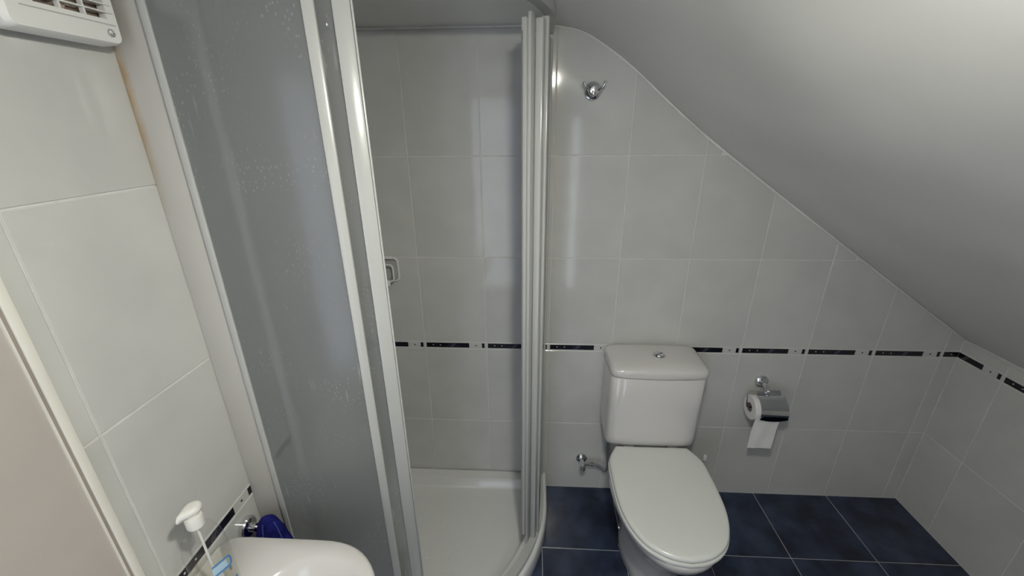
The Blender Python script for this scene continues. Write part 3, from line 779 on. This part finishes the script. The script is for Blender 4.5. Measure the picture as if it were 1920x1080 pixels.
# round swirl emblem
em = MB(); ey, ez = 0.7145, 1.7375
pts = []
for k in range(20):
    a = math.radians(30+k*15); r = 0.0050
    pts.append((FX+0.0006, ey+r*math.cos(a), ez+r*math.sin(a)))
em.tube(pts, 0.0006, 6)
pts = [(FX+0.0006, ey+0.0028*math.cos(math.radians(200+k*18))+0.001, ez+0.0026*math.sin(math.radians(200+k*18))) for k in range(12)]
em.tube(pts, 0.0008, 6)
em.tube([(FX+0.0006, ey+0.0028, ez-0.005), (FX+0.0006, ey+0.0058, ez-0.0022), (FX+0.0006, ey+0.0062, ez+0.0012)], 0.0005, 6)
child(em, 'emblem', M['ink_grey'], fan)

# ------------------------------------------------------------------ washbasin on the left wall
SZ = 0.720
sink = thing('washbasin', 'white wall-hung washbasin with a rounded corner on the left wall', 'washbasin', (XL, 0.36, SZ))
SY = 0.365
def basin_ring(dx, hy, z, n=64, back=XL+0.0008, p=2.7):
    """D-shaped outline: straight against the wall, rounded towards the room"""
    out = []
    for k in range(n):
        t = 2*math.pi*k/n; c, s = math.cos(t), math.sin(t)
        if c >= 0: x = back+dx*0.52+(dx*0.48)*abs(c)**(2/p)
        else: x = back+dx*0.52-(dx*0.52)*abs(c)**(2/14.0)
        y = SY+hy*math.copysign(abs(s)**(2/(p if c >= 0 else 14.0)), s)
        out.append((x, y, z))
    return out
def bowl_ring(cx_, cy_, ax, ay, z, n=64, p=2.6):
    return [(cx_+ax*math.copysign(abs(math.cos(2*math.pi*k/n))**(2/p), math.cos(2*math.pi*k/n)), cy_+ay*math.copysign(abs(math.sin(2*math.pi*k/n))**(2/p), math.sin(2*math.pi*k/n)), z) for k in range(n)]
BX = -0.448
mb = MB().loft([basin_ring(0.22, 0.12, SZ-0.19), basin_ring(0.30, 0.20, SZ-0.14), basin_ring(0.385, 0.268, SZ-0.07), basin_ring(0.412, 0.288, SZ-0.03), basin_ring(0.418, 0.2915, SZ-0.012), basin_ring(0.4165, 0.2905, SZ-0.004), basin_ring(0.411, 0.286, SZ),
                bowl_ring(BX, SY, 0.142, 0.252, SZ+0.0005), bowl_ring(BX, SY, 0.134, 0.244, SZ-0.004), bowl_ring(BX, SY, 0.124, 0.230, SZ-0.018), bowl_ring(BX, SY, 0.105, 0.20, SZ-0.06), bowl_ring(BX, SY, 0.08, 0.15, SZ-0.10), bowl_ring(BX, SY, 0.03, 0.04, SZ-0.125)], True, True)
child(mb, 'basin', M['ceramic'], sink, True, 70)
child(MB().lathe([(0.022, 0), (0.022, 0.003), (0.015, 0.004), (0.001, 0.002)], (BX, SY, SZ-0.126), (0, 0, 1)), 'drain', M['chrome'], sink)

# ------------------------------------------------------------------ pump bottle on the basin
PX, PY = -0.632, 0.539
bt = thing('soap_dispenser', 'clear pump bottle of pale liquid soap standing on the washbasin', 'soap bottle', (PX, PY, SZ))
BROT = math.radians(60)
def oval(a, b, z, n=40, p=2.3):
    out = []
    for k in range(n):
        t = 2*math.pi*k/n; c, s = math.cos(t), math.sin(t)
        x = a*math.copysign(abs(c)**(2/p), c); y = b*math.copysign(abs(s)**(2/p), s)
        out.append((PX+x*math.cos(BROT)-y*math.sin(BROT), PY+x*math.sin(BROT)+y*math.cos(BROT), z))
    return out
Z0 = SZ+0.0008
body = child(MB().loft([oval(0.033, 0.026, Z0), oval(0.036, 0.029, Z0+0.006), oval(0.037, 0.030, Z0+0.06), oval(0.036, 0.029, Z0+0.125), oval(0.031, 0.026, Z0+0.150), oval(0.022, 0.019, Z0+0.168), oval(0.0125, 0.0125, Z0+0.176, p=2), oval(0.0120, 0.0120, Z0+0.185, p=2)]), 'bottle', M['bottle'], bt, True, 60)
child(MB().loft([oval(0.031, 0.024, Z0+0.003), oval(0.034, 0.027, Z0+0.008), oval(0.0345, 0.0275, Z0+0.055), oval(0.0345, 0.0275, Z0+0.072)]), 'liquid_soap', M['soap'], bt, True, 60)
child(MB().tube([(PX, PY, Z0+0.012), (PX, PY, Z0+0.183)], 0.0022, 10), 'dip_tube', M['cap'], bt)
child(MB().lathe([(0.0145, 0.178), (0.0150, 0.180), (0.0150, 0.198), (0.0138, 0.202), (0.0100, 0.2025), (0.0100, 0.206), (0.0060, 0.207), (0.0055, 0.214)], (PX, PY, Z0), (0, 0, 1), 36), 'collar', M['cap'], bt)
# drop-shaped actuator with a pointed spout
def drop_ring(s, z):
    out = []
    dirv = Vector((-0.30, -0.95, 0)).normalized(); side = Vector((dirv.y, -dirv.x, 0))
    for k in range(40):
        t = 2*math.pi*k/40; c, q = math.cos(t), math.sin(t)
        u = 0.018*c if c < 0 else 0.035*c
        w = 0.0165*q*(1.0 if c < 0 else (1-c**1.6*0.80))
        out.append(tuple(Vector((PX, PY+0.004, z-0.004-(0.004 if c > 0.9 else 0)))+dirv*u*s+side*w*s))
    return out
child(MB().loft([drop_ring(0.70, Z0+0.2125), drop_ring(0.85, Z0+0.2155), drop_ring(0.88, Z0+0.2195), drop_ring(0.84, Z0+0.2235), drop_ring(0.69, Z0+0.2260), drop_ring(0.4, Z0+0.2270)]), 'pump_head', M['cap'], bt, True, 60)
# label with its printed strokes, wrapped on the side that faces the room
def on_bottle(a, h, lift):
    """point on the bottle wall at angle a (degrees) and height h"""
    t = math.radians(a); c, s = math.cos(t), math.sin(t); p = 2.3
    x = (0.037+lift)*math.copysign(abs(c)**(2/p), c); y = (0.030+lift)*math.copysign(abs(s)**(2/p), s)
    return Vector((PX+x*math.cos(BROT)-y*math.sin(BROT), PY+x*math.sin(BROT)+y*math.cos(BROT), Z0+h))
def patch(corners, lift, n=10):
    (a0, h0), (a1, h1), (a2, h2), (a3, h3) = corners
    mb = MB(); rows = []
    for i in range(n+1):
        u = i/n
        lo_ = (a0+(a1-a0)*u, h0+(h1-h0)*u); hi_ = (a3+(a2-a3)*u, h3+(h2-h3)*u)
        p, q = on_bottle(lo_[0], lo_[1], lift), on_bottle(hi_[0], hi_[1], lift)
        p2, q2 = on_bottle(lo_[0], lo_[1], lift-0.0003), on_bottle(hi_[0], hi_[1], lift-0.0003)
        rows.append([p, q, q2, p2])
    return mb.loft(rows)
lab = child(patch([(176, 0.030), (276, 0.030), (276, 0.066), (176, 0.066)], 0.0006), 'label', M['label'], bt)
def ink(mb, nm, m):
    o = mb.build(nm, M[m], lab); o.location = -(bt.location+lab.location); return o
ink(patch([(261, 0.022), (313, 0.022), (313, 0.029), (261, 0.029)], 0.0010), 'blue_stroke', 'ink_blue')
lp = []
for k in range(17):
    a = math.radians(-90+k*11.25)
    lp.append(on_bottle(298+10*math.cos(a), 0.078+0.012*math.sin(a), 0.0012))
lp = [on_bottle(256, 0.066, 0.0012)]+lp+[on_bottle(261, 0.090, 0.0012)]
ink(MB().tube(lp, 0.0016, 8), 'blue_loop', 'ink_blue')
ink(patch([(258, 0.070), (294, 0.070), (294, 0.086), (260, 0.086)], 0.0006), 'light_blue_fill', 'ink_light_blue')
ink(patch([(294, 0.052), (302, 0.052), (302, 0.064), (294, 0.064)], 0.0010), 'grey_stroke', 'ink_grey')
ink(patch([(246, 0.020), (252, 0.020), (252, 0.025), (246, 0.025)], 0.0010), 'red_mark', 'ink_red')

# ------------------------------------------------------------------ towel hook and blue cloth
KY, KZ = 0.708, 0.690
kk = thing('towel_hook', 'round chrome towel hook on the left wall beyond the washbasin', 'hook', (XL, KY, KZ))
child(MB().lathe([(0.026, 0), (0.026, 0.010), (0.023, 0.014), (0.012, 0.016), (0.010, 0.030)], (XL+0.0005, KY, KZ-0.010), (1, 0, 0), 32), 'rosette', M['chrome'], kk)
child(MB().tube(catmull([(XL+0.025, KY, KZ-0.010), (XL+0.040, KY, KZ-0.009), (XL+0.054, KY, KZ-0.004), (XL+0.060, KY, KZ+0.004)], 5), 0.005, 12), 'prong', M['chrome'], kk)
tw = thing('blue_cloth', 'royal blue towelling cloth hanging from the chrome hook beside the shower frame', 'towel', (XL+0.05, KY, 0.40))
def cloth_ring(fr, inner=False):
    out = []; n = 72
    z = 0.714-0.31*fr
    ax = 0.012+0.033*min(1, fr*3.0)**0.5+0.012*fr; ay = 0.010+0.020*min(1, fr*3.2)**0.5+0.006*fr
    for k in range(n):
        t = 2*math.pi*k/n
        f = 1+0.20*min(1, fr*3)*math.sin(5*t+0.8)+0.10*min(1, fr*3)*math.sin(9*t+2.0+fr*2)
        x = XL+0.066+ax*f*math.cos(t); y = KY-0.001+ay*f*math.sin(t)
        out.append((max(x, XL+0.003), min(y, 0.7385) , z-0.010*math.sin(3*t+1)*min(1, fr*2)))
    return out
fr_list = [0, 0.015, 0.04, 0.08, 0.13, 0.2, 0.3, 0.45, 0.6, 0.8, 1.0]
child(MB().loft([cloth_ring(f) for f in fr_list]), 'cloth', M['towel'], tw, True, 60)
for t0 in (4.55, 5.9):
    pts = []
    for f in fr_list[1:]:
        r = cloth_ring(f); p = Vector(r[int((t0/(2*math.pi))*72) % 72]); c = Vector((XL+0.066, KY-0.001, p.z)); pts.append(p+(p-c).normalized()*0.001)
    child(MB().tube(catmull(pts, 3), 0.0018, 8), 'hem', M['hem'], tw)
